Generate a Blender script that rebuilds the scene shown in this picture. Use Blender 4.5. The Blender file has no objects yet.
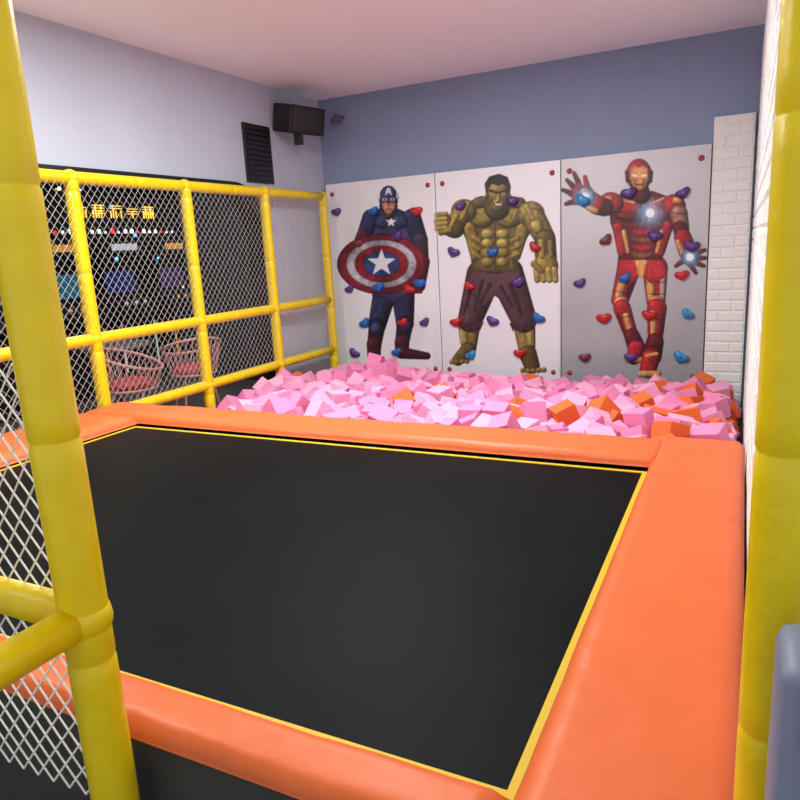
import bpy, bmesh, math, random
import numpy as np
from mathutils import Vector, Matrix, Euler, noise
random.seed(7); np.random.seed(7)
S=bpy.context.scene
try:
    S.view_settings.view_transform='Standard'
except Exception: pass

# ------------------------------------------------------------------ camera
F=685.0
CAM=Vector((0,0,1.55))
R=(Matrix.Rotation(math.radians(26.84),3,'Z')@Matrix.Rotation(math.radians(90-12.5),3,'X')@Matrix.Rotation(math.radians(-3.2),3,'Z'))
cd=bpy.data.cameras.new('camera'); cam=bpy.data.objects.new('camera',cd); S.collection.objects.link(cam)
cd.lens=F/800*36; cd.sensor_width=36; cd.clip_start=0.02
M=R.to_4x4(); M.translation=CAM; cam.matrix_world=M
S.camera=cam

# ------------------------------------------------------------------ helpers
def lin(c):
    out=[]
    for v in c[:3]:
        v=v/255.0
        out.append(v/12.92 if v<=0.04045 else ((v+0.055)/1.055)**2.4)
    return tuple(out)
def mat(name,c,rough=0.5,spec=0.5,noise=0,nscale=8,bump=0,bscale=30,emit=None,estr=1,metal=0,coat=0):
    m=bpy.data.materials.new(name); m.use_nodes=True
    nt=m.node_tree; b=nt.nodes['Principled BSDF']
    col=lin(c)
    b.inputs['Base Color'].default_value=(*col,1)
    b.inputs['Roughness'].default_value=rough
    b.inputs['Specular IOR Level'].default_value=spec
    b.inputs['Metallic'].default_value=metal
    b.inputs['Coat Weight'].default_value=coat
    tc=nt.nodes.new('ShaderNodeTexCoord')
    if noise>0:
        n=nt.nodes.new('ShaderNodeTexNoise'); n.inputs['Scale'].default_value=nscale; n.inputs['Detail'].default_value=4
        nt.links.new(tc.outputs['Object'],n.inputs['Vector'])
        r=nt.nodes.new('ShaderNodeValToRGB')
        r.color_ramp.elements[0].position=0.3; r.color_ramp.elements[1].position=0.7
        r.color_ramp.elements[0].color=(*[v*(1-noise) for v in col],1)
        r.color_ramp.elements[1].color=(*[min(1,v*(1+noise)) for v in col],1)
        nt.links.new(n.outputs['Fac'],r.inputs['Fac']); nt.links.new(r.outputs['Color'],b.inputs['Base Color'])
    if bump>0:
        n2=nt.nodes.new('ShaderNodeTexNoise'); n2.inputs['Scale'].default_value=bscale; n2.inputs['Detail'].default_value=5
        nt.links.new(tc.outputs['Object'],n2.inputs['Vector'])
        bp=nt.nodes.new('ShaderNodeBump'); bp.inputs['Strength'].default_value=bump; bp.inputs['Distance'].default_value=0.02
        nt.links.new(n2.outputs['Fac'],bp.inputs['Height']); nt.links.new(bp.outputs['Normal'],b.inputs['Normal'])
    if emit:
        b.inputs['Emission Color'].default_value=(*lin(emit),1); b.inputs['Emission Strength'].default_value=estr
    return m
def obj(name,me,parent=None,mats=()):
    o=bpy.data.objects.new(name,me); S.collection.objects.link(o)
    for m in mats: me.materials.append(m)
    if parent: o.parent=parent
    return o
def empty(name,loc=(0,0,0)):
    e=bpy.data.objects.new(name,None); e.location=loc; e.empty_display_size=0.1; S.collection.objects.link(e)
    return e
def par(o,e): o.parent=e;o.matrix_parent_inverse=Matrix.Translation(-Vector(e.location));return o
def pyd(name,v,f,mats=(),parent=None,smooth=False,mi=None):
    me=bpy.data.meshes.new(name); me.from_pydata(v,[],f); me.update()
    if smooth:
        me.polygons.foreach_set('use_smooth',[True]*len(me.polygons))
    o=obj(name,me,parent,mats)
    if mi is not None: me.polygons.foreach_set('material_index',mi)
    return o
def add_box(bm,lo,hi,bev=0,seg=2,mi=0,rot=None,about=None):
    b2=bmesh.new(); bmesh.ops.create_cube(b2,size=1)
    c=[(lo[i]+hi[i])/2 for i in range(3)]; s=[hi[i]-lo[i] for i in range(3)]
    for v in b2.verts: v.co=Vector((v.co[0]*s[0],v.co[1]*s[1],v.co[2]*s[2]))
    if bev>0: bmesh.ops.bevel(b2,geom=b2.edges[:],offset=bev,segments=seg,profile=0.5,affect='EDGES')
    if rot is not None:
        for v in b2.verts: v.co=rot@v.co
    for v in b2.verts: v.co+=Vector(c)
    for f in b2.faces: f.material_index=mi; f.smooth=bev>0
    tmp=bpy.data.meshes.new('t'); b2.to_mesh(tmp); b2.free(); bm.from_mesh(tmp); bpy.data.meshes.remove(tmp)
def bmobj(name,bm,mats,parent=None):
    me=bpy.data.meshes.new(name); bm.to_mesh(me); bm.free()
    return obj(name,me,parent,mats)
def boxobj(name,lo,hi,m,bev=0,parent=None,seg=2):
    bm=bmesh.new(); add_box(bm,lo,hi,bev,seg); return bmobj(name,bm,[m],parent)
def add_pipe(bm,p0,p1,r,seg=20,mi=0,rings=0.0,caps=True):
    p0=Vector(p0);p1=Vector(p1);d=(p1-p0);L=d.length;d.normalize()
    q=d.to_track_quat('Z','Y')
    prof=[(0,r)]
    if rings>0:
        t=rings
        while t<L-0.05:
            prof+= [(t-0.05,r),(t-0.007,r),(t-0.002,r*0.94),(t+0.002,r*0.94),(t+0.007,r),(t+0.05,r)]
            t+=rings
    prof.append((L,r))
    vs=[]
    for (t,rr) in prof:
        row=[]
        for k in range(seg):
            a=2*math.pi*k/seg
            row.append(bm.verts.new(p0+q@Vector((rr*math.cos(a),rr*math.sin(a),t))))
        vs.append(row)
    for i in range(len(vs)-1):
        for k in range(seg):
            f=bm.faces.new((vs[i][k],vs[i][(k+1)%seg],vs[i+1][(k+1)%seg],vs[i+1][k])); f.smooth=True; f.material_index=mi
    if caps:
        f=bm.faces.new(vs[0][::-1]); f.material_index=mi
        f=bm.faces.new(vs[-1]); f.material_index=mi
def add_ball(bm,c,r,mi=0,sc=(1,1,1),u=16,v=10):
    b2=bmesh.new(); bmesh.ops.create_uvsphere(b2,u_segments=u,v_segments=v,radius=r)
    for w in b2.verts: w.co=Vector((w.co[0]*sc[0],w.co[1]*sc[1],w.co[2]*sc[2]))+Vector(c)
    for f in b2.faces: f.smooth=True; f.material_index=mi
    tmp=bpy.data.meshes.new('t'); b2.to_mesh(tmp); b2.free(); bm.from_mesh(tmp); bpy.data.meshes.remove(tmp)
def add_tube(bm,pts,r,seg=6,mi=0,closed=False):
    pts=[Vector(p) for p in pts]; n=len(pts); rows=[]
    for i,p in enumerate(pts):
        if closed: d=pts[(i+1)%n]-pts[(i-1)%n]
        else: d=pts[min(i+1,n-1)]-pts[max(i-1,0)]
        q=d.normalized().to_track_quat('Z','Y')
        rows.append([bm.verts.new(p+q@Vector((r*math.cos(2*math.pi*k/seg),r*math.sin(2*math.pi*k/seg),0))) for k in range(seg)])
    rng=range(n) if closed else range(n-1)
    for i in rng:
        a=rows[i];b=rows[(i+1)%n]
        for k in range(seg):
            f=bm.faces.new((a[k],a[(k+1)%seg],b[(k+1)%seg],b[k])); f.smooth=True; f.material_index=mi

# ------------------------------------------------------------------ materials
M_back=mat('wall_blue_grey',(134,150,180),0.75,noise=0.04,nscale=2,bump=0.15,bscale=60)
M_left=mat('wall_pale_lilac',(186,192,208),0.6,noise=0.03,nscale=2,bump=0.1,bscale=60)
M_ceil=mat('ceiling_white',(242,250,250),0.8)
M_floor=mat('floor_grey',(105,100,98),0.5,noise=0.1,nscale=6)
M_yel=mat('yellow_foam_vinyl',(238,206,10),0.33,0.5,noise=0.05,nscale=12,bump=0.12,bscale=25)
M_org=mat('orange_vinyl',(222,106,56),0.45,0.28,noise=0.03,nscale=5,bump=0.35,bscale=7)
M_bed=mat('trampoline_mat',(8,12,15),0.55,0.07,noise=0.35,nscale=2.0,bump=0.04,bscale=200)
M_strip=mat('yellow_webbing',(215,180,20),0.6)
M_black=mat('black_plastic',(18,18,20),0.45)
M_skirt=mat('grey_skirt',(60,58,58),0.7)
M_pink=mat('pink_foam',(226,136,178),0.85,0.2,bump=0.15,bscale=60)
M_pink2=mat('pink_foam_light',(235,162,196),0.85,0.2,bump=0.15,bscale=60)
M_of=mat('orange_foam',(228,108,58),0.85,0.2,bump=0.15,bscale=60)
M_net=mat('white_net',(196,194,188),0.7)
M_net2=mat('white_net_cord',(240,238,232),0.7)
M_white=mat('white_foam',(234,236,234),0.6,bump=0.1,bscale=40)

# ------------------------------------------------------------------ room
XL=-3.90; XR=0.045; YB=6.26; ZC=3.03
boxobj('floor',(-10.5,-2.5,-0.1),(2.5,9.5,0.0),M_floor)
boxobj('wall_back',(XL,YB,0),(2.5,YB+0.15,ZC),M_back)
boxobj('ceiling',(XL-0.15,-2.5,ZC),(2.5,YB+0.15,ZC+0.1),M_ceil)
def opening(y1,zt,rad,y0=-0.6,n=14):
    p=[(y1,0.0),(y1,zt-rad)]
    for i in range(1,n+1):
        a=math.pi/2*i/n
        p.append((y1-rad+rad*math.cos(a),zt-rad+rad*math.sin(a)))
    p+=[(y0,zt),(y0,0.0)]
    return p
def prism_yz(bm,quad,x0,x1):
    a=[bm.verts.new((x0,y,z)) for y,z in quad]; b=[bm.verts.new((x1,y,z)) for y,z in quad]
    bm.faces.new(a);bm.faces.new(b[::-1])
    for i in range(4): bm.faces.new((a[i],b[i],b[(i+1)%4],a[(i+1)%4]))
op=opening(5.24,2.17,0.45)
bm=bmesh.new()
prism_yz(bm,[(5.24,0),(YB+.15,0),(YB+.15,ZC),(5.24,ZC)],XL-.15,XL)
prism_yz(bm,[(-2.5,0),(-.6,0),(-.6,ZC),(-2.5,ZC)],XL-.15,XL)
for i in range(1,len(op)-2):
    (ya,za),(yb_,zb_)=op[i],op[i+1]
    if abs(ya-yb_)>1e-6: prism_yz(bm,[(yb_,zb_),(ya,za),(ya,ZC),(yb_,ZC)],XL-.15,XL)
bmesh.ops.recalc_face_normals(bm,faces=bm.faces[:])
bmobj('wall_left',bm,[M_left])
inn=opening(5.13,2.08,0.38,y0=-0.5)
bm=bmesh.new()
for i in range(len(op)-1): prism_yz(bm,[op[i],op[i+1],inn[i+1],inn[i]],XL-.16,XL+.025)
bmesh.ops.recalc_face_normals(bm,faces=bm.faces[:])
bmobj('trim_1',bm,[M_black])

def brick_panel(name,origin,ux,L,H,nrm,thick=0.02):
    bm=bmesh.new(); o=Vector(origin);ux=Vector(ux);nrm=Vector(nrm);uz=Vector((0,0,1))
    bw,bh=0.19,0.085
    P=lambda a,z,t:o+ux*a+uz*z+nrm*t
    def quadbox(a0,a1,z0,z1,t0,t1):
        ins=min(0.012,(a1-a0)*0.3)
        base=[bm.verts.new(P(*q)) for q in((a0,z0,t0),(a1,z0,t0),(a1,z1,t0),(a0,z1,t0))]
        top=[bm.verts.new(P(*q)) for q in((a0+ins,z0+.012,t1),(a1-ins,z0+.012,t1),(a1-ins,z1-.012,t1),(a0+ins,z1-.012,t1))]
        bm.faces.new(top)
        for i in range(4): bm.faces.new((base[i],base[(i+1)%4],top[(i+1)%4],top[i]))
    r=0;z=0
    while z<H-1e-4:
        z1=min(z+bh,H); a=-(bw/2 if r%2 else 0)
        while a<L-1e-4:
            a0=max(a,0);a1=min(a+bw,L)
            if a1-a0>0.03 and z1-z>0.03: quadbox(a0+.001,a1-.001,z+.001,z1-.001,thick,thick+0.007+random.random()*0.002)
            a+=bw
        z+=bh;r+=1
    lo=P(0,0,0);hi=P(L,H,thick)
    l=[min(lo[i],hi[i]) for i in range(3)];h=[max(lo[i],hi[i]) for i in range(3)]
    add_box(bm,l,h)
    bmesh.ops.recalc_face_normals(bm,faces=bm.faces[:])
    return bmobj(name,bm,[M_white])
brick_panel('brick_wall_padding',(-0.262,YB,0.05),(1,0,0),0.29,2.36,(0,-1,0),0.05)
boxobj('wall_right',(XR+0.03,1.07,0),(XR+0.15,YB,2.9),M_white)
brick_panel('brick_wall_padding',(XR+0.03,1.07,0.02),(0,1,0),YB-1.13,2.85,(-1,0,0),0.02)

# ------------------------------------------------------------------ printed artwork (painted procedurally, rectified to the panel plane)
X0,SS=322,4; Y0=130
WX=(722-X0)*SS; WY=(405-Y0)*SS
canvas=np.zeros((WY,WX,3),float)
gx=(np.arange(WX)+0.5)/SS+X0; gy=(np.arange(WY)+0.5)/SS+Y0
GX,GY=np.meshgrid(gx,gy)
def C(c): return np.array(lin(c))
def smooth_noise(shape,cell,seed,cx=None):
    rs=np.random.RandomState(seed); h,w=shape; cx=cx or cell
    g=rs.rand(h//cell+3,w//cx+3)
    yy=np.arange(h)/cell; xx=np.arange(w)/cx
    y0=yy.astype(int);x0=xx.astype(int);fy=(yy-y0)[:,None];fx=(xx-x0)[None,:]
    fy=fy*fy*(3-2*fy);fx=fx*fx*(3-2*fx)
    return (g[y0][:,x0]*(1-fy)*(1-fx)+g[y0+1][:,x0]*fy*(1-fx)+g[y0][:,x0+1]*(1-fy)*fx+g[y0+1][:,x0+1]*fy*fx)
N1=smooth_noise((WY,WX),120,1)*.6+smooth_noise((WY,WX),50,2)*.4
N2=smooth_noise((WY,WX),14,3)*.6+smooth_noise((WY,WX),7,4)*.4
N3=smooth_noise((WY,WX),22,5,12)*.5+smooth_noise((WY,WX),9,6,5)*.5
def mix(a,b,t): return a*(1-t[...,None])+b*t[...,None]
t=np.clip((GY-170)/200,0,1)
bgA=mix(C((228,231,236)),C((232,232,235)),N1)
bgB=mix(C((238,240,245)),C((222,223,229)),np.clip(t*0.8+N1*.3,0,1))
bgC=mix(C((206,207,212)),C((154,157,163)),np.clip(t*1.0+N1*.25-.1,0,1))
glow=np.exp(-((GX-600)**2+(GY-180)**2)/2/45**2); bgC=mix(bgC,C((224,224,230)),glow*.5)
canvas[:]=bgA
canvas[GX>433]=bgB[GX>433]
canvas[GX>560]=bgC[GX>560]
for cx,cy,sx,sy,k in((352,240,14,40,.35),(410,330,22,18,.3),(352,320,16,30,.2)):
    g=np.exp(-((GX-cx)/sx)**2-((GY-cy)/sy)**2)*k*(0.4+N1); canvas[:]=mix(canvas,C((170,172,185)),np.clip(g,0,1))
def win(x0,y0,x1,y1):
    a=max(0,int((x0-X0)*SS)-2);b=min(WX,int((x1-X0)*SS)+3);c=max(0,int((y0-Y0)*SS)-2);d=min(WY,int((y1-Y0)*SS)+3)
    return slice(c,d),slice(a,b)
FM=np.zeros((WY,WX),bool)
def put(sl,mask,col):
    canvas[sl]=np.where(mask[...,None],col,canvas[sl]); FM[sl]|=mask
def sst(d,a,b):
    q=np.clip((d-a)/(b-a),0,1);return q*q*(3-2*q)
def limb(p0,p1,r0,r1,c,ink=0.55,hi=0.7):
    m=max(r0,r1)+1
    sl=win(min(p0[0],p1[0])-m,min(p0[1],p1[1])-m,max(p0[0],p1[0])+m,max(p0[1],p1[1])+m)
    x=GX[sl];y=GY[sl];dx=p1[0]-p0[0];dy=p1[1]-p0[1];L2=dx*dx+dy*dy+1e-9
    tt=np.clip(((x-p0[0])*dx+(y-p0[1])*dy)/L2,0,1)
    cx=p0[0]+tt*dx;cy=p0[1]+tt*dy;r=r0+(r1-r0)*tt
    nx=(x-cx)/r;ny=(y-cy)/r;d=np.sqrt(nx*nx+ny*ny)
    nz=np.sqrt(np.clip(1-d*d,0,1))
    lam=np.clip(nx*-.5+ny*-.55+nz*.67,0,1)
    sh=0.16+0.95*lam+hi*lam**10
    sh=sh*(0.75+0.5*N2[sl])
    sh=sh*(1-ink*sst(d,.66,1.0))
    put(sl,d<1,np.clip(C(c)[None,None]*sh[...,None],0,1))
def ell(c0,rx,ry,c,ang=0,hi=0.6,flat=False,ink=0.55):
    m=max(rx,ry)+1; sl=win(c0[0]-m,c0[1]-m,c0[0]+m,c0[1]+m)
    x=GX[sl]-c0[0];y=GY[sl]-c0[1];a=math.radians(ang)
    u=(x*math.cos(a)+y*math.sin(a))/rx;v=(-x*math.sin(a)+y*math.cos(a))/ry;d=np.sqrt(u*u+v*v)
    if flat: sh=np.ones_like(d)
    else:
        nz=np.sqrt(np.clip(1-d*d,0,1));lam=np.clip(u*-.45+v*-.55+nz*.7,0,1);sh=(0.18+.95*lam+hi*lam**10)*(0.78+.44*N2[sl])*(1-ink*sst(d,.68,1))
    put(sl,d<1,np.clip(C(c)[None,None]*sh[...,None],0,1))
def poly(pts,c,w=5,dark=0.5,flat=False,c2=None):
    xs=[p[0] for p in pts];ys=[p[1] for p in pts]
    sl=win(min(xs),min(ys),max(xs),max(ys)); x=GX[sl];y=GY[sl]
    ins=np.zeros(x.shape,bool);dm=np.full(x.shape,1e9);n=len(pts)
    for i in range(n):
        ax,ay=pts[i];bx,by=pts[(i+1)%n]
        cond=((ay>y)!=(by>y)); xi=(bx-ax)*(y-ay)/((by-ay) if abs(by-ay)>1e-9 else 1e-9)+ax
        ins^=cond&(x<xi)
        dx=bx-ax;dy=by-ay;tt=np.clip(((x-ax)*dx+(y-ay)*dy)/(dx*dx+dy*dy+1e-9),0,1)
        dm=np.minimum(dm,np.hypot(x-ax-tt*dx,y-ay-tt*dy))
    sh=np.ones_like(dm) if flat else (dark+(1.15-dark)*np.clip(dm/w,0,1))*(0.78+.44*N2[sl])
    base=C(c)[None,None]*np.ones(x.shape+(1,))
    if c2 is not None:
        k=np.clip((y-min(ys))/(max(ys)-min(ys)),0,1); base=mix(base,C(c2),k)
    put(sl,ins,np.clip(base*sh[...,None],0,1))
def seam(pts,wd=.7,k=.35):
    for (p0,p1) in zip(pts[:-1],pts[1:]):
        sl=win(min(p0[0],p1[0])-2,min(p0[1],p1[1])-2,max(p0[0],p1[0])+2,max(p0[1],p1[1])+2)
        x=GX[sl];y=GY[sl];dx=p1[0]-p0[0];dy=p1[1]-p0[1];L2=dx*dx+dy*dy+1e-9
        tt=np.clip(((x-p0[0])*dx+(y-p0[1])*dy)/L2,0,1);d=np.hypot(x-p0[0]-tt*dx,y-p0[1]-tt*dy)
        m=1-(1-k)*np.clip(1.5-d/wd,0,1)
        canvas[sl]=canvas[sl]*np.where(FM[sl],m,1)[...,None]
def glowspot(cx,cy,r,c,k=1):
    sl=win(cx-3*r,cy-3*r,cx+3*r,cy+3*r);g=np.exp(-((GX[sl]-cx)**2+(GY[sl]-cy)**2)/(2*(r*.8)**2))*k
    canvas[sl]=mix(canvas[sl],C(c),np.clip(g,0,1))
def star(cx,cy,r,c,sx=1,rot=0,r2=.4):
    pts=[]
    for i in range(10):
        a=-math.pi/2+math.pi*i/5+rot;rr=r if i%2==0 else r*r2
        pts.append((cx+sx*rr*math.cos(a),cy+rr*math.sin(a)))
    poly(pts,c,flat=True)

# --- shield hero
NV=(42,46,86);ND=(26,27,52);MR=(110,28,44);SK=(186,130,104)
limb((385,292),(377,326),12,9,NV);limb((377,326),(374,348),8.5,7,ND);limb((374,344),(374,360),7.5,6.5,(78,30,44));limb((374,362),(369,366),5.5,4.5,(60,24,36))
ell((376,328),6,6,(60,64,110))
limb((403,292),(405,324),12,9,NV);limb((405,324),(402,344),8.5,7,ND);limb((402,342),(402,352),7.5,7,(78,30,44));limb((403,353),(427,356),6,3.8,(70,28,40))
ell((405,326),6,6,(60,64,110))
seam([(379,300),(372,318)]);seam([(390,300),(384,320)]);seam([(398,300),(399,318)]);seam([(410,300),(411,318)]);seam([(367,346),(381,346)]);seam([(395,344),(409,344)])
poly([(369,214),(380,208),(397,208),(413,215),(417,238),(410,268),(413,296),(394,304),(372,296),(370,268)],NV,7,.35)
for i,xx in enumerate((376,383,390,397,404)): poly([(xx,262),(xx+3.4,262),(xx+3.4,290),(xx,290)],(150,40,50) if i%2 else (205,200,208),2,.6)
poly([(371,287),(412,287),(412,293),(371,293)],(112,70,45),2,.5)
limb((371,218),(364,236),9,7.5,NV);limb((363,236),(357,250),7,6,(90,34,46))
limb((412,218),(420,240),9.5,8,NV);limb((420,240),(422,262),8,7,(66,50,70));limb((422,262),(419,286),8,6.5,(96,34,44))
for k in range(4): limb((416+k*2.4,284),(414+k*2.2,292),2,1.8,(84,30,38))
ell((384,222),9,7,(52,60,108));ell((399,222),9,7,(52,60,108))
for k in range(3): limb((376,230+k*3),(383,233+k*3),1.5,1,(64,70,120));limb((407,230+k*3),(400,233+k*3),1.5,1,(64,70,120))
for k in range(5): seam([(405+k,224+k*4),(426,228+k*4)],.5,.6)
star(391,222,5.5,(225,225,232))
def shield(cx,cy,rx,ry):
    sl=win(cx-rx,cy-ry,cx+rx,cy+ry);u=(GX[sl]-cx)/rx;v=(GY[sl]-cy)/ry;d=np.sqrt(u*u+v*v);a=np.arctan2(v,u)
    an=.60+.3*np.cos(2*a+1.1)+.45*np.exp(-((np.mod(a+2.2+np.pi,2*np.pi)-np.pi)/.25)**2)+.4*np.exp(-((np.mod(a-.9+np.pi,2*np.pi)-np.pi)/.25)**2)
    an=an*(.80+.4*smooth_noise((WY,WX),6,9,30)[sl])
    col=np.zeros(u.shape+(3,))
    for r,c in((1,(138,30,54)),(.79,(200,194,208)),(.60,(150,30,50)),(.41,(42,76,138))):
        col=np.where((d<r)[...,None],C(c),col)
    for r in (1,.79,.60,.41): an=np.where(np.abs(d-r)<.022,an*.5,an)
    an=np.where(d>.94,an*.6,an)
    put(sl,d<1,np.clip(col*an[...,None],0,1))
shield(381.5,264,44.5,30.5)
star(381.5,263,14.0,(216,216,226),1.05)
limb((388,204),(389,211),6.5,8,(120,84,70))
ell((388.5,199),9.6,13.5,(44,52,104))
poly([(382,203),(386,202),(388.5,204),(391,202),(395,203),(394.5,209),(391,213.5),(386,213.5),(382.5,209)],SK,2.5,.5)
poly([(385.5,208.6),(391.5,208.6),(391,210),(386,210)],(110,50,46),flat=True)
for ex in(384.7,392.3):
    ell((ex,199.5),2.4,1.5,(200,180,170),flat=True);ell((ex,199.6),1.1,1.2,(20,20,30),flat=True)
poly([(387,188),(390,188),(392,195),(390.4,195),(389.8,193),(387.2,193),(386.6,195),(385,195)],(210,210,220),flat=True)
limb((379.3,198),(379.8,193),1.3,.8,(220,220,225));limb((397.7,198),(397.2,193),1.3,.8,(220,220,225))
limb((380,206),(385,214),1.1,1.1,ND);limb((397,206),(392,214),1.1,1.1,ND)

# --- brawny giant
G=(140,120,56);GD=(92,77,38);GH=(168,148,76);PM=(80,50,60)
limb((470,322),(469,346),11,8,G);limb((463,326),(464,342),5,4,GH);limb((468,350),(458,360),8,6,GD)
for k in range(4): ell((452+k*5,362-k*.2),2.8,2.6,G)
limb((524,322),(527,350),11.5,8.5,G);limb((530,326),(531,344),5,4,GH);limb((528,354),(532,366),9,8,GD)
for k in range(5): ell((523+k*5.2,371-abs(k-1.5)*.4),3,2.8,G)
limb((484,276),(470,320),18,12.5,PM);limb((506,274),(524,320),18,13,PM)
poly([(470,266),(517,264),(524,284),(506,304),(495,296),(484,306),(464,288)],PM,5,.5)
for x0_,y0_ in((460,326),(467,329),(474,330),(480,327),(513,328),(520,330),(528,329),(534,325)): poly([(x0_-4,y0_-5),(x0_+4,y0_-5),(x0_,y0_+4)],(58,36,44),2,.6)
for a_,b_ in(((482,282),(474,312)),((490,284),(480,304)),((510,284),(520,312)),((501,286),(512,306)),((488,272),(502,272)),((470,292),(464,314)),((516,296),(522,316))): limb(a_,b_,1.8,1,(44,26,36))
poly([(464,204),(480,196),(514,196),(534,206),(531,232),(519,252),(516,272),(472,272),(470,250),(461,228)],GD,7,.4)
limb((470,228),(475,256),7,5,G);limb((523,228),(516,256),7,5,G)
ell((481,217),14,11,G,10);ell((510,217),14.5,11,G,-10)
for k in range(4): limb((474+k*3,210+k),(480+k*3,222-k),1.3,.8,GH,hi=.3);limb((517-k*3,210+k),(511-k*3,222-k),1.3,.8,GH,hi=.3)
limb((478,203),(490,201),6,5,GD);limb((504,201),(520,203),5,6,GD)
for j in range(4):
    ell((487.5,234+j*9.4),7.2,5.2,GH if j<2 else G);ell((502.5,234+j*9.4),7.2,5.2,GH if j<2 else G)
for j in range(3): limb((474,238+j*8),(479,241+j*8),3,2,G);limb((518,238+j*8),(512,241+j*8),3,2,G)
seam([(495.5,212),(495,268)],.8,.4)
ell((464,211),13,12,G);limb((460,216),(453,229),10,9,G);limb((455,229),(445,226),9.5,8.5,GD);ell((443,222),9,10,G)
limb((467,204),(462,218),3.5,2.5,GH);limb((456,216),(450,228),3,2,GH)
for k in range(4): limb((437,215+k*4.6),(446,214+k*4.6),2.7,2.5,GH)
limb((441,233),(450,230),3,3,G)
ell((531,214),14,13,G);limb((535,220),(545,238),12,10.5,G);ell((537,226),6.5,8,GH,-20);limb((545,240),(546,258),11,11,GD);ell((546,266),12.5,13,G)
limb((527,207),(533,219),3.5,2.5,GH);limb((541,242),(542,256),3.4,3,GH);limb((550,242),(551,256),2.6,2,G)
for k in range(4): limb((536.5+k*6,270),(537.5+k*6,280),3.4,3.2,GH)
limb((534,264),(541,271),3.6,3.2,G)
limb((497,200),(497,208),11,13,GD)
ell((498,194),11,15.5,G);ell((498,205),7.5,6.5,G)
poly([(486,196),(484.5,184),(489,176.5),(499,173.5),(508,177),(511,186),(510,196),(507.5,188),(503,184),(498,186),(492,184),(488.5,188)],(26,22,20),2,.6)
limb((490,190.5),(497,193),1.7,1.5,(60,42,22));limb((506,190.5),(499.5,193),1.7,1.5,(60,42,22))
ell((493.2,194),1.7,1.1,(200,190,150),flat=True);ell((503,194),1.7,1.1,(200,190,150),flat=True)
ell((493.4,194),.8,.8,(20,20,20),flat=True);ell((502.8,194),.8,.8,(20,20,20),flat=True)
limb((498.2,195),(498.2,200),1.5,2.4,GH)
ell((498.3,204.6),4.8,2.3,(50,26,20),flat=True);poly([(494.5,203.4),(502,203.4),(501,205.4),(495.5,205.4)],(200,190,165),flat=True)
limb((491,198),(493,204),1,.8,GD);limb((505.5,198),(503.5,204),1,.8,GD)
ell((487,196),1.8,3.2,GD);ell((509.5,196),1.8,3.2,GD)

# --- armoured flyer
RD=(172,34,46);RK=(96,18,30);GO=(214,156,96);SV=(190,160,156)
limb((629,268),(620,300),12,9,RD);limb((624,276),(619,296),5,4,GO);limb((633,276),(627,296),2,1.6,(60,12,20));ell((621,304),8,8,GO);ell((621,304),4,4,RD);limb((622,308),(632,338),9,7,RD);limb((626,316),(631,334),3.4,3,GO);limb((618,314),(626,336),1.6,1.3,RK)
limb((632,336),(636,346),8,9,RK);limb((636,348),(634,358),8.5,7,RD);limb((628,360),(642,360),3,3,GO)
limb((655,268),(656,302),13,9.5,RD);limb((650,276),(651,298),5,4,GO);limb((663,276),(662,298),3,2.5,SV);ell((657,304),8.5,8.5,GO);ell((657,304),4,4,RD);limb((657,308),(655,342),10,7.5,RD);limb((653,314),(653,336),3.6,3,GO);limb((662,314),(660,334),2.6,2,RK)
limb((655,342),(652,356),9,10,RK);limb((651,358),(648,370),9.5,8.5,RD);limb((641,374),(658,374),3.5,3.5,GO);limb((647,356),(657,354),2.2,2,GO)
for sg_ in([(612,290),(628,294)],[(646,294),(667,294)],[(616,318),(634,316)],[(648,320),(666,320)],[(626,342),(644,340)],[(645,346),(664,346)],[(618,282),(640,284)],[(645,282),(668,282)],[(650,326),(650,340)],[(636,326),(640,338)]): seam(sg_)
poly([(618,256),(663,256),(668,276),(652,284),(641,276),(630,284),(616,276)],RD,5,.4)
poly([(634,258),(648,258),(643,278),(639,278)],GO,3,.6)
poly([(609,199),(627,191),(653,191),(675,199),(678,214),(668,238),(662,260),(619,260),(616,240),(610,222)],RK,6,.5)
ell((628,210),16,12,RD,12);ell((660,210),14,12,RD,-12)
limb((618,228),(622,252),5.5,5,RD);limb((668,226),(660,252),5.5,5,RD)
for j in range(4):
    poly([(631,229+j*7.6),(653,229+j*7.6),(650,234+j*7.6),(642,236+j*7.6),(634,234+j*7.6)],RD if j%2==0 else (130,76,60),2.4,.4)
limb((624,232),(628,252),2.5,2,GO);limb((662,232),(657,252),2.5,2,GO)
limb((620,200),(634,203),2,1.6,GO);limb((664,199),(654,203),2,1.6,GO)
limb((616,218),(640,221),1.2,1,(50,8,16));limb((672,217),(652,221),1.2,1,(50,8,16))
seam([(641,196),(641,206),(634,214),(620,212)]);seam([(645,196),(645,204)]);seam([(657,206),(668,208)]);seam([(622,222),(630,230),(630,250)]);seam([(663,222),(654,230),(654,250)])
ell((611,204),13,12,RD);ell((608,200),6,4,GO,-20);limb((604,207),(597,206),9.5,9,RK);limb((597,204),(588,199),9,10,RD);limb((596,211),(589,208),3,3,GO)
for a_,b_ in(((581,190),(574,173)),((577,192),(567,180)),((576,197),(563,190)),((578,202),(566,204))):
    mx=((a_[0]+b_[0])/2,(a_[1]+b_[1])/2-1);limb(a_,mx,3.4,3,RD);limb(mx,b_,3,2.1,RK)
limb((588,190),(585,177),3.3,2.3,RD)
ell((585,196),10,11,RK);ell((585,196),7.5,8.5,(190,90,90));glowspot(585,197,7,(150,205,245),.95);ell((585,197),4.2,4.6,(240,250,255),flat=True)
ell((674,206),12,12,RD);ell((677,201),5,4,GO,20);limb((679,214),(682,228),9,7.5,(170,120,104));limb((680,228),(684,240),7.5,8.5,RK);limb((683,238),(688,252),9,9.5,RD);limb((678,242),(683,254),2.6,2.6,GO)
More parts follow.
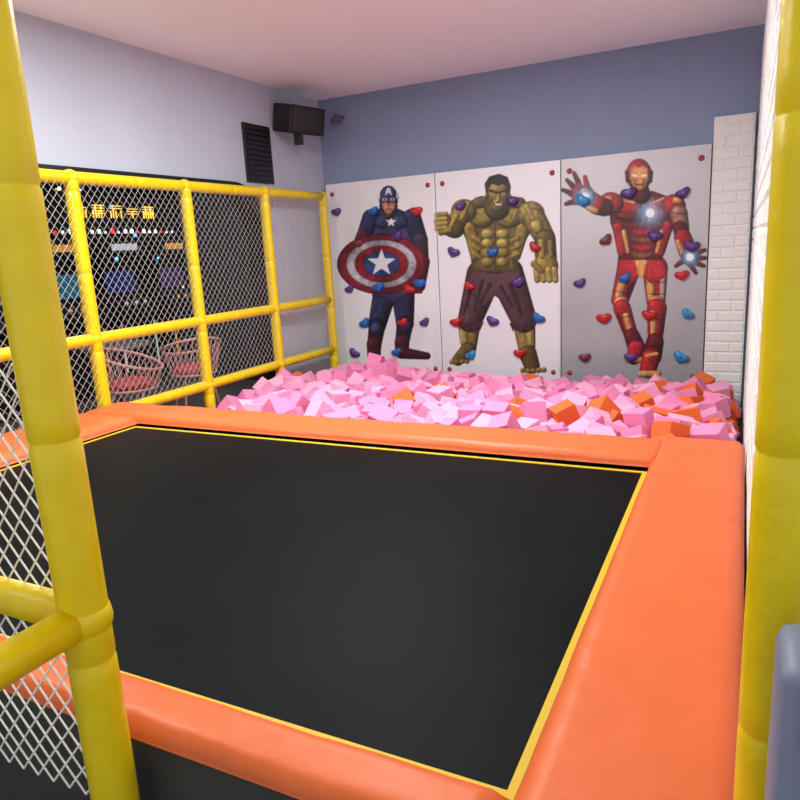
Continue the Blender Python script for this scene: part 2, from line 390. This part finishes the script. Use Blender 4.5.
seam([(666,212),(684,214)]);seam([(602,212),(622,212)])
for a_,b_ in(((694,254),(705,250)),((695,258),(706,258)),((694,262),(704,266)),((690,264),(696,273)),((684,260),(676,266))):
    mx=((a_[0]+b_[0])/2,(a_[1]+b_[1])/2);limb(a_,mx,3.2,2.8,RD);limb(mx,b_,2.8,2,RK)
ell((690,257),9,9,RK);glowspot(690,257,6,(150,205,245),.95);ell((690,257),3.8,3.8,(240,250,255),flat=True)
glowspot(650,213,9,(150,205,245),.9);ell((650,213),4.4,4.6,(245,252,255),flat=True)
limb((640,186),(641,194),8,10,RK)
ell((639,175),13,16.5,RD);limb((627,172),(627.5,181),2.3,2,RK);limb((651,172),(650.5,181),2.3,2,RK)
poly([(631,168),(636,165.5),(643,165.5),(647.5,168),(648.5,178),(645,187),(641.5,190),(637,190),(633.5,187),(630,178)],GO,3,.5,c2=(176,116,66))
poly([(636,160),(642,160),(641,167),(637,167)],RD,1.5,.6)
poly([(632.5,174),(637.5,175.3),(637,177),(633,176.3)],(235,250,255),flat=True);poly([(646.5,174),(641.5,175.3),(642,177),(646,176.3)],(235,250,255),flat=True)
limb((636,184.5),(643,184.5),.8,.8,(80,40,20));limb((634,179),(636,186),.7,.7,(120,70,30));limb((645,179),(643,186),.7,.7,(120,70,30))
det=.58+.86*N3
canvas[:]=np.where((FM&(canvas.max(-1)<.75))[...,None],np.clip(canvas*det[...,None],0,1),canvas)

Rt=np.array(R.transposed())
def art_uv(P):
    d=(P-np.array(CAM))@Rt.T
    return 400+F*d[:,0]/-d[:,2],400-F*d[:,1]/-d[:,2]
def sample(x,y):
    fx=np.clip((x-X0)*SS-.5,0,WX-2);fy=np.clip((y-Y0)*SS-.5,0,WY-2)
    ix=fx.astype(int);iy=fy.astype(int);ax=(fx-ix)[:,None];ay=(fy-iy)[:,None]
    return canvas[iy,ix]*(1-ax)*(1-ay)+canvas[iy,ix+1]*ax*(1-ay)+canvas[iy+1,ix]*(1-ax)*ay+canvas[iy+1,ix+1]*ax*ay
for it in range(2):
    k=canvas.copy()
    for sh_ in((0,1),(0,-1),(1,0),(-1,0)): k+=np.roll(canvas,sh_,(0,1))
    canvas[:]=k/5

mp=bpy.data.materials.new('printed_panel'); mp.use_nodes=True
nt=mp.node_tree;b=nt.nodes['Principled BSDF'];at=nt.nodes.new('ShaderNodeAttribute');at.attribute_name='print'
nt.links.new(at.outputs['Color'],b.inputs['Base Color']);b.inputs['Roughness'].default_value=0.4
PZ0,PZ1=0.25,2.215; PYF=YB-0.055
pb=[-3.855,-2.645,-1.46,-0.268]
titles=['shield_hero_wall_panel','muscular_giant_wall_panel','armored_hero_wall_panel']
HC={'r':(190,34,42),'b':(28,100,185),'p':(84,54,130),'c':(36,140,200),'m':(120,50,55)}
hk=list(HC);hm=[mat('hold_'+k,HC[k],0.3,0.5,bump=.3,bscale=40) for k in hk]+[mat('hold_bolt',(120,120,125),.3,metal=.8)]
holds=[(337,212,'p'),(374,211,'b'),(417,211,'r'),(359,243,'m'),(398,236,'p'),(350,289,'p'),(379,287,'b'),(410,289,'r'),(420,283,'b'),(365,323,'b'),(403,322,'r'),(355,353,'p'),(397,352,'b'),(425,322,'p'),
(461,206,'p'),(513,201,'p'),(454,252,'p'),(493,252,'b'),(535,247,'r'),(470,286,'r'),(518,282,'p'),(493,321,'p'),(539,318,'b'),(456,322,'r'),(471,355,'c'),(520,353,'r'),
(583,200,'c'),(629,193,'p'),(683,193,'p'),(606,240,'m'),(655,236,'p'),(692,246,'p'),(580,283,'p'),(625,278,'b'),(682,275,'r'),(604,318,'r'),(649,315,'r'),(688,314,'c'),(585,357,'m'),(631,357,'p'),(681,357,'c')]
def to_panel(x,y):
    d=R@Vector(((x-400)/F,(400-y)/F,-1)); s=(PYF)/d.y; return CAM+d*s
hp=[(to_panel(hx,hy),k) for hx,hy,k in holds]
def add_hold(bm,p,k):
    r=.057*random.uniform(.9,1.1); mi=hk.index(k); ang=random.uniform(-.7,.7)
    n=20;rows=[]
    for t_,hgt in((1.0,0),(1.04,.3),(.94,.65),(.72,.92),(.35,1.0)):
        row=[]
        for j in range(n):
            a=2*math.pi*j/n
            hxx=(16*math.sin(a)**3)/16;hzz=(13*math.cos(a)-5*math.cos(2*a)-2*math.cos(3*a)-math.cos(4*a))/15
            hxx=hxx*.45+.6*math.sin(a);hzz=hzz*.45+.32*math.cos(a)
            X_=r*t_*(hxx*math.cos(ang)-hzz*math.sin(ang));Z_=r*t_*(hxx*math.sin(ang)+hzz*math.cos(ang))
            row.append(bm.verts.new((p.x+X_,PYF-.001-hgt*.045,p.z+Z_+r*.1*hgt)))
        rows.append(row)
    for a_ in range(len(rows)-1):
        for j in range(n):
            f=bm.faces.new((rows[a_][j],rows[a_][(j+1)%n],rows[a_+1][(j+1)%n],rows[a_+1][j]));f.smooth=True;f.material_index=mi
    f=bm.faces.new(rows[-1]);f.material_index=mi;f.smooth=True
    add_pipe(bm,(p.x,PYF-.044,p.z),(p.x,PYF-.052,p.z),.009,10,mi=len(hk))
Mbolt=mat('bolt_cap',(150,50,70),.4)
for i in range(3):
    x0,x1=pb[i]+.005,pb[i+1]-.005
    e=empty(titles[i],((x0+x1)/2,YB,PZ0))
    body=boxobj('panel_core',(x0,PYF+.002,PZ0),(x1,YB,PZ1),M_white,0.0)
    nx,nz=200,330
    xs=np.linspace(x0,x1,nx);zs=np.linspace(PZ0,PZ1,nz)
    XX,ZZ=np.meshgrid(xs,zs)
    P=np.stack([XX.ravel(),np.full(XX.size,PYF),ZZ.ravel()],1)
    px,py=art_uv(P)
    col=sample(px,py)
    idx=np.arange(nx*nz).reshape(nz,nx)
    fc=np.stack([idx[:-1,:-1],idx[:-1,1:],idx[1:,1:],idx[1:,:-1]],-1).reshape(-1,4)
    me=bpy.data.meshes.new('print');me.from_pydata(P.tolist(),[],fc.tolist());me.update()
    ca=me.color_attributes.new('print','FLOAT_COLOR','POINT')
    ca.data.foreach_set('color',np.concatenate([col,np.ones((len(col),1))],1).ravel().astype(np.float32))
    pr=obj('print',me,None,[mp])
    bm=bmesh.new()
    for bx in(x0+.07,x1-.07):
        for bz in(PZ0+.1,PZ1-.1): add_ball(bm,(bx,PYF,bz),.024,0,(1,.5,1))
    bo=bmobj('corner_bolts',bm,[Mbolt])
    bm=bmesh.new()
    for p,k in hp:
        if x0<=p.x<=x1: add_hold(bm,p,k)
    bmesh.ops.recalc_face_normals(bm,faces=bm.faces[:])
    ho=bmobj('climbing_holds',bm,hm)
    for o in(body,pr,bo,ho): par(o,e)

# ------------------------------------------------------------------ trampoline
BX0,BX1,BY0,BY1=-3.19,-0.313,0.97,2.815; ZB=0.60
FX=-3.76
tr=empty('trampoline',(-1.8,2,0))
par(boxobj('jump_mat',(BX0-.02,BY0-.05,ZB-.012),(BX1+.02,BY1+.03,ZB),M_bed),tr)
bm=bmesh.new()
w=.018
add_box(bm,(BX0,BY1-w,ZB+.001),(BX1,BY1,ZB+.005));add_box(bm,(BX0,BY0,ZB+.001),(BX1,BY0+w,ZB+.005))
add_box(bm,(BX0,BY0+w,ZB+.001),(BX0+w,BY1-w,ZB+.005));add_box(bm,(BX1-w,BY0+w,ZB+.001),(BX1,BY1-w,ZB+.005))
par(bmobj('edge_webbing',bm,[M_strip]),tr)
def pad(name,x0,x1,y0,y1,z0,z1):
    nx=max(8,int((x1-x0)/.025));ny=max(8,int((y1-y0)/.025))
    v=[];f=[]
    rr=.03
    for j in range(ny+1):
        for i in range(nx+1):
            x=x0+(x1-x0)*i/nx;y=y0+(y1-y0)*j/ny
            d=min(x-x0,x1-x,y-y0,y1-y)
            e=1-max(0,1-d/rr)**2
            z=z1-rr*(1-math.sqrt(max(0,e)))
            z+= .006*noise.noise(Vector((x*4,y*4,z0)))+.003*noise.noise(Vector((x*14,y*11,3)))
            v.append((x,y,z))
    for j in range(ny):
        for i in range(nx):
            a=j*(nx+1)+i;f.append((a,a+1,a+nx+2,a+nx+1))
    ring=[i for i in range(nx+1)]+[j*(nx+1)+nx for j in range(1,ny+1)]+[ny*(nx+1)+i for i in range(nx-1,-1,-1)]+[j*(nx+1) for j in range(ny-1,0,-1)]
    base=len(v)
    for r_ in ring: v.append((v[r_][0],v[r_][1],z0))
    L=len(ring)
    for q in range(L): f.append((ring[q],base+q,base+(q+1)%L,ring[(q+1)%L]))
    f.append(tuple(base+q for q in range(L)))
    return par(pyd(name,v,f,[M_org],smooth=True),tr)
pad('pad_far',-3.69,BX1+.035,BY1+.035,3.15,ZB+.012,ZB+.058)
pad('pad_right',BX1+.004,XR-.004,.82,3.22,ZB+.012,ZB+.052)
pad('pad_left',-3.70,BX0-.01,.82,BY1+.03,ZB+.012,ZB+.058)
pad('pad_near',BX0-.005,BX1,.82,BY0-.02,ZB+.012,ZB+.052)
bm=bmesh.new()
add_box(bm,(-3.70,3.12,0.0),(XR-.015,3.17,ZB+.01));add_box(bm,(-3.70,.83,0),(-3.64,3.12,ZB+.01));add_box(bm,(-3.64,.83,0),(XR-.015,.88,ZB+.01))
par(bmobj('frame_skirt',bm,[M_skirt]),tr)

# ------------------------------------------------------------------ foam pit
def hgt(x,y):
    h=.59-.32*(y-3.2)/2.8
    h-=max(0,-2.75-x)*.50*max(0,1-(y-3.2)/1.3)
    h+=.14*math.exp(-((x+3.0)**2+(y-5.5)**2)/.14)
    h+=.03*math.sin(x*3.1+y*2)*math.cos(y*3.7-x)
    return h
b2=bmesh.new();bmesh.ops.create_cube(b2,size=1);bmesh.ops.bevel(b2,geom=b2.edges[:],offset=.025,segments=1,affect='EDGES')
tv=np.array([v.co[:] for v in b2.verts]);tf=[[v.index for v in f.verts] for f in b2.faces];b2.free()
V=[];Fc=[];MI=[];off=0
random.seed(11)
for layer in range(3):
    st=.150
    nx_=int((XR-.09+3.60)/st);ny_=int((6.0-3.27)/st)
    for i in range(nx_+1):
        for j in range(ny_+1):
            x=-3.58+st*i+random.uniform(-.045,.045)+(st/2 if layer%2 else 0);y=3.28+st*j+random.uniform(-.045,.045)
            x=min(x,XR-.11);y=min(y,6.0);y=max(y,3.26)
            s=.128*random.uniform(.94,1.06)
            z=hgt(x,y)-.01-layer*.105+random.uniform(-.05,.055)
            if y<3.38: z=min(z,.61)
            tl=1.0 if random.random()<.35 else .45
            rot=np.array(Euler((random.uniform(-tl,tl),random.uniform(-tl,tl),random.uniform(0,6.28))).to_matrix())
            P=(tv*s)@rot.T+np.array((x,y,z))
            V.append(P)
            pr_=.025+.13*(x>-1.5)*(y<4.0)+.32*(x>-.7)*(y>4.0)+.25*(x>-.9)*(y>5.0)+.2*(x<-3.2)*(y>5)
            m_=2 if random.random()<pr_ else (0 if random.random()<.5 else 1)
            for q in tf: Fc.append([k_+off for k_ in q]);MI.append(m_)
            off+=len(tv)
for (x,y,z) in((-3.02,5.5,.54),(-2.9,5.55,.48),(-3.12,5.3,.46)):
    rot=np.array(Euler((.3,.2,random.uniform(0,6))).to_matrix());V.append((tv*.13)@rot.T+np.array((x,y,z)))
    for q in tf: Fc.append([k_+off for k_ in q]);MI.append(0)
    off+=len(tv)
pyd('foam_cubes',np.concatenate(V).tolist(),Fc,[M_pink,M_pink2,M_of],mi=MI)

# ------------------------------------------------------------------ left safety fence
fe=empty('safety_net_fence',(FX,4,0))
bm=bmesh.new();rp=.045
ys=[.1,1.1,2.1,3.09,4.08,5.04,5.98]
for y in ys: add_pipe(bm,(FX,y,0),(FX,y,2.11),rp,rings=.5)
for z in(2.085,1.08,.575):
    add_pipe(bm,(FX,.1,z),(FX,5.98,z),rp*.88,rings=.5)
for y in ys:
    for z in(2.085,1.08,.575): add_ball(bm,(FX,y,z),rp*1.12)
par(bmobj('pipes',bm,[M_yel]),fe)
def net(name,org,ux,L,z0,z1,a=.05,bq=.06,r=.0017,mt=M_net,sag=0,parent=None):
    org=Vector(org);ux=Vector(ux);nrm=Vector((-ux.y,ux.x,0));verts=[];faces=[]
    nj=int((z1-z0)/bq);ni=int(L/a)
    def P(i,j):
        u=i*a;z=z0+j*bq
        w_=sag*math.sin(u*3.1+z*2.3)*math.sin(z*4.1+u)
        return org+ux*u+Vector((0,0,z))+nrm*w_+ux*(.3*a*math.sin(z*3+u*1.3))+Vector((0,0,.25*bq*math.sin(u*2.1)))
    def seg(p,q):
        d=(q-p).normalized();s1=d.cross(nrm).normalized()*r;s2=nrm*r;b0=len(verts)
        for c in(p,q):
            verts.extend([c+s1,c+s2,c-s1,c-s2])
        for k_ in range(4): faces.append((b0+k_,b0+(k_+1)%4,b0+4+(k_+1)%4,b0+4+k_))
    for j in range(nj):
        for i in range(ni+1):
            if (i+j)%2==0:
                if i<ni: seg(P(i,j),P(i+1,j+1))
                if i>0: seg(P(i,j),P(i-1,j+1))
    o=pyd(name,[tuple(v) for v in verts],faces,[mt])
    return par(o,parent) if parent else o
net('netting',(FX+.03,.1,0),(0,1,0),5.9,.58,2.09,.028,.032,.0014,parent=fe)

# ------------------------------------------------------------------ foreground entrance frame
en=empty('entrance_frame',(-.5,.8,0))
bm=bmesh.new()
LX,LY=-1.055,.755
add_pipe(bm,(LX,LY,0),(LX,LY,2.98),.043,28,rings=.42)
add_pipe(bm,(LX,LY,.92),(-3.6,LY,.92),.034,24,rings=.6)
add_pipe(bm,(LX,LY,.92),(LX,-.3,.92),.034,24,rings=.5)
add_pipe(bm,(.062,1.0,0),(.062,1.0,2.98),.038,28,rings=.42)
add_ball(bm,(LX,LY,.92),.049)
par(bmobj('padded_pipes',bm,[M_yel]),en)
net('side_net',(-3.55,LY+.02,0),(1,0,0),2.48,.50,1.42,.024,.028,.0022,mt=M_net2,sag=.015,parent=en)

cu=empty('wall_cushion',(.2,.8,0))
par(boxobj('cushion_body',(.058,.78,.0),(.33,.91,1.07),mat('blue_grey_vinyl',(120,125,150),.5,noise=.05,bump=.2,bscale=10),.02),cu)
par(boxobj('strap',(.085,.765,.98),(.12,.78,1.13),M_black,.003),cu)

# ------------------------------------------------------------------ wall fittings
vt=empty('air_vent',(XL,5.2,2.4))
par(boxobj('vent_frame',(XL,5.0,2.18),(XL+.02,5.38,2.67),M_black,.004),vt)
bm=bmesh.new()
for k_ in range(11):
    z=2.205+k_*.042;add_box(bm,(XL+.018,5.025,z),(XL+.036,5.355,z+.02))
par(bmobj('louvres',bm,[mat('louvre',(34,34,40),.4)]),vt)
sp=empty('wall_speaker',(XL+.3,5.5,2.8))
rt=Euler((0,math.radians(12),math.radians(-14))).to_matrix()
bm=bmesh.new();add_box(bm,(-3.83,5.40,2.62),(-3.59,5.82,2.86),.012,2,0,rt)
par(bmobj('cabinet',bm,[mat('speaker_black',(22,22,25),.5)]),sp)
bm=bmesh.new();add_box(bm,(-3.603,5.39,2.62),(-3.585,5.74,2.82),.004,1,0,rt);add_box(bm,(-3.90,5.54,2.66),(-3.80,5.64,2.78));add_box(bm,(-3.74,5.54,2.52),(-3.66,5.58,2.64),.003)
par(bmobj('grille_and_bracket',bm,[mat('speaker_grille',(40,40,44),.6,bump=.4,bscale=200)]),sp)
sc=empty('security_camera',(-3.5,6.2,2.8))
bm=bmesh.new();cx=-3.62;add_pipe(bm,(cx,YB,2.84),(cx,YB-.1,2.82),.015);add_ball(bm,(cx,YB-.13,2.81),.045);add_pipe(bm,(cx,YB-.1,2.81),(cx+.02,YB-.24,2.77),.03)
par(bmobj('camera_body',bm,[mat('cam_grey',(90,92,100),.4)]),sc)

# ------------------------------------------------------------------ arcade hall beyond the opening
M_hall=mat('hall_dark',(30,34,52),.5,noise=.3,nscale=1.5)
boxobj('wall_hall_far',(-10.4,-2.5,0),(-10.2,9.5,3.1),M_hall)
boxobj('wall_hall_back',(-10.2,9.3,0),(XL-.15,9.5,3.1),M_hall)
boxobj('wall_hall_front',(-10.2,-2.5,0),(XL-.15,-2.3,3.1),M_hall)
boxobj('ceiling_hall',(-10.4,-2.5,3.13),(XL-.15,9.5,3.2),M_black)
boxobj('column_hall',(-4.9,6.6,0),(XL-.2,7.0,3.08),mat('hall_column',(70,72,80),.5,noise=.1),.03)
boxobj('wall_hall_partition',(-6.5,6.9,0),(-4.9,7.0,3.08),mat('hall_panel',(58,60,68),.4,noise=.1))
E=lambda n,c,s:mat(n,c,.5,emit=c,estr=s)
D=lambda n,c,s:mat(n,tuple(v*.2 for v in c),.4,emit=c,estr=s)
Ey=E('led_yellow',(255,205,60),1.3);Ew=E('led_white',(235,240,255),1.8);Er=E('led_red',(255,50,50),1.6);Ec=E('led_cyan',(70,190,240),1.4);Eb=E('led_blue',(50,80,230),1.4)
sg=empty('led_sign',(-8,7.2,2.2))
bm=bmesh.new();random.seed(5)
add_box(bm,(-8.06,6.1,1.85),(-8.0,8.4,2.5),0,2,0)
for n_ in range(5):
    y=6.55+n_*.3
    for s_ in range(5):
        if random.random()<.6: add_box(bm,(-8.0,y,2.20+s_*.035),(-7.985,y+.2,2.211+s_*.035),0,2,1)
        if random.random()<.75: add_box(bm,(-8.0,y+.045*s_,2.18),(-7.985,y+.045*s_+.011,2.36 if s_%2 else 2.28),0,2,1)
for n_ in range(19):
    s_=.02+.03*random.random()
    add_box(bm,(-8.0,6.2+n_*.115,1.97),(-7.985,6.2+n_*.115+s_,1.97+s_*1.3),0,2,2 if n_%4 else 3)
add_box(bm,(-8.05,7.2,2.5),(-8.0,7.25,3.13),0,2,0)
par(bmobj('sign_board',bm,[M_black,Ey,Ew,Er]),sg)
def cabinet(x,y,e1,e2):
    e=empty('arcade_cabinet',(x,y,0));bm=bmesh.new()
    prof=[(-.35,0),(.35,0),(.35,.85),(.5,.95),(.45,1.02),(.18,1.1),(.08,1.55),(.3,1.65),(.3,1.85),(-.35,1.85)]
    a=[bm.verts.new((x+p[0],y-.33,p[1])) for p in prof];b_=[bm.verts.new((x+p[0],y+.33,p[1])) for p in prof];n=len(prof)
    fs=[bm.faces.new(a),bm.faces.new(b_[::-1])]
    for i in range(n): bm.faces.new((a[i],b_[i],b_[(i+1)%n],a[(i+1)%n]))
    bmesh.ops.triangulate(bm,faces=fs,ngon_method='EAR_CLIP');bmesh.ops.recalc_face_normals(bm,faces=bm.faces[:])
    rt_=Euler((0,math.radians(-12),0)).to_matrix()
    add_box(bm,(x+.13,y-.22,1.18),(x+.15,y+.22,1.46),0,2,1,rt_)
    add_box(bm,(x+.30,y-.2,1.71),(x+.31,y+.2,1.79),0,2,2)
    add_box(bm,(x+.36,y-.28,.2),(x+.365,y-.26,.8),0,2,2);add_box(bm,(x+.36,y+.26,.2),(x+.365,y+.28,.8),0,2,2)
    for k in range(3): add_ball(bm,(x+.38,y-.15+k*.15,1.06),.02,2)
    par(bmobj('cabinet_body',bm,[mat('cab_dark',(24,26,38),.4),e1,e2]),e)
s1=D('screen_blue',(40,70,170),.22);s2=D('screen_teal',(50,140,170),.35);s3=D('screen_violet',(110,70,150),.2)
m1=D('marquee_red',(220,60,50),.6);m2=D('marquee_amber',(230,160,60),.7);m3=D('marquee_white',(220,225,240),.6)
cols=[(s1,m1),(s2,m2),(s1,m3),(s3,m2),(s2,m1)]
for n_,(x,y) in enumerate([(-7.2,4.6),(-7.2,5.5),(-7.3,6.4),(-7.5,7.5),(-7.6,8.5)]): cabinet(x,y,*cols[n_])
bm=bmesh.new();random.seed(3)
for n_ in range(150): add_ball(bm,(random.uniform(-9.8,-6),random.uniform(4,9),random.uniform(1.1,3.0)),random.uniform(.01,.026),random.choice([0,1,2,3,0]),u=8,v=6)
bmobj('fairy_lights',bm,[Ew,Ey,Ec,Eb])
Mred=mat('chair_red_cushion',(205,70,80),.6);Mwire=mat('chair_wire',(225,160,160),.4)
def chair(x,y,rz):
    e=empty('wire_tub_chair',(x,y,0));bm=bmesh.new();q=Matrix.Rotation(rz,3,'Z')
    T=lambda a,b_,c:Vector((x,y,0))+q@Vector((a,b_,c))
    n=28
    add_tube(bm,[T(.22*math.cos(2*math.pi*k/n),.22*math.sin(2*math.pi*k/n),.43) for k in range(n)],.012,closed=True)
    rim=[]
    for k in range(n):
        a=2*math.pi*k/n;h=.60+.20*(0.5-.5*math.cos(a));rim.append(T(.29*math.cos(a),.29*math.sin(a),h))
    add_tube(bm,rim,.016,closed=True)
    for k in range(n):
        a=2*math.pi*k/n;add_tube(bm,[T(.22*math.cos(a),.22*math.sin(a),.43),T(.29*math.cos(a),.29*math.sin(a),.60+.20*(0.5-.5*math.cos(a)))],.006,4)
    for k in range(4):
        a=math.pi/4+math.pi/2*k;add_tube(bm,[T(.18*math.cos(a),.18*math.sin(a),.42),T(.26*math.cos(a),.26*math.sin(a),0.0)],.012)
    c=T(0,0,.47);add_ball(bm,c,.21,1,(1,1,.3))
    par(bmobj('chair_body',bm,[Mwire,Mred]),e)
chair(-4.98,4.42,.5);chair(-4.95,5.2,2.6)
e=empty('round_table',(-5.8,5.0,0));bm=bmesh.new();add_pipe(bm,(-5.8,5.0,.70),(-5.8,5.0,.74),.36,32);add_pipe(bm,(-5.8,5.0,0.02),(-5.8,5.0,.70),.03);add_pipe(bm,(-5.8,5.0,0),(-5.8,5.0,.03),.22,24)
par(bmobj('table_body',bm,[mat('table_top',(120,110,110),.4)]),e)

# ------------------------------------------------------------------ lights
def area(name,loc,sx,sy,pw,col=(1,1,1),rot=(0,0,0)):
    l=bpy.data.lights.new(name,'AREA');l.shape='RECTANGLE';l.size=sx;l.size_y=sy;l.energy=pw;l.color=col
    o=bpy.data.objects.new(name,l);o.location=loc;o.rotation_euler=rot;S.collection.objects.link(o);return o
Mlp=mat('light_panel',(255,255,255),emit=(255,255,255),estr=1.5)
for n_,(x,y,pw) in enumerate([(-3.2,1.7,60),(-1.0,1.8,13),(-1.9,3.45,88),(-.6,-.3,8)]):
    boxobj('ceiling_light',(x-.32,y-.32,ZC-.02),(x+.32,y+.32,ZC),Mlp)
    area('panel_lamp',(x,y,ZC-.04),.6,.6,pw,(.97,1,.97))
area('hall_lamp',(-5.2,4.7,3.08),1.0,1.0,34,(1,.95,.9))
w=bpy.data.worlds.new('world');S.world=w;w.use_nodes=True
w.node_tree.nodes['Background'].inputs[0].default_value=(.9,.97,1,1);w.node_tree.nodes['Background'].inputs[1].default_value=.8
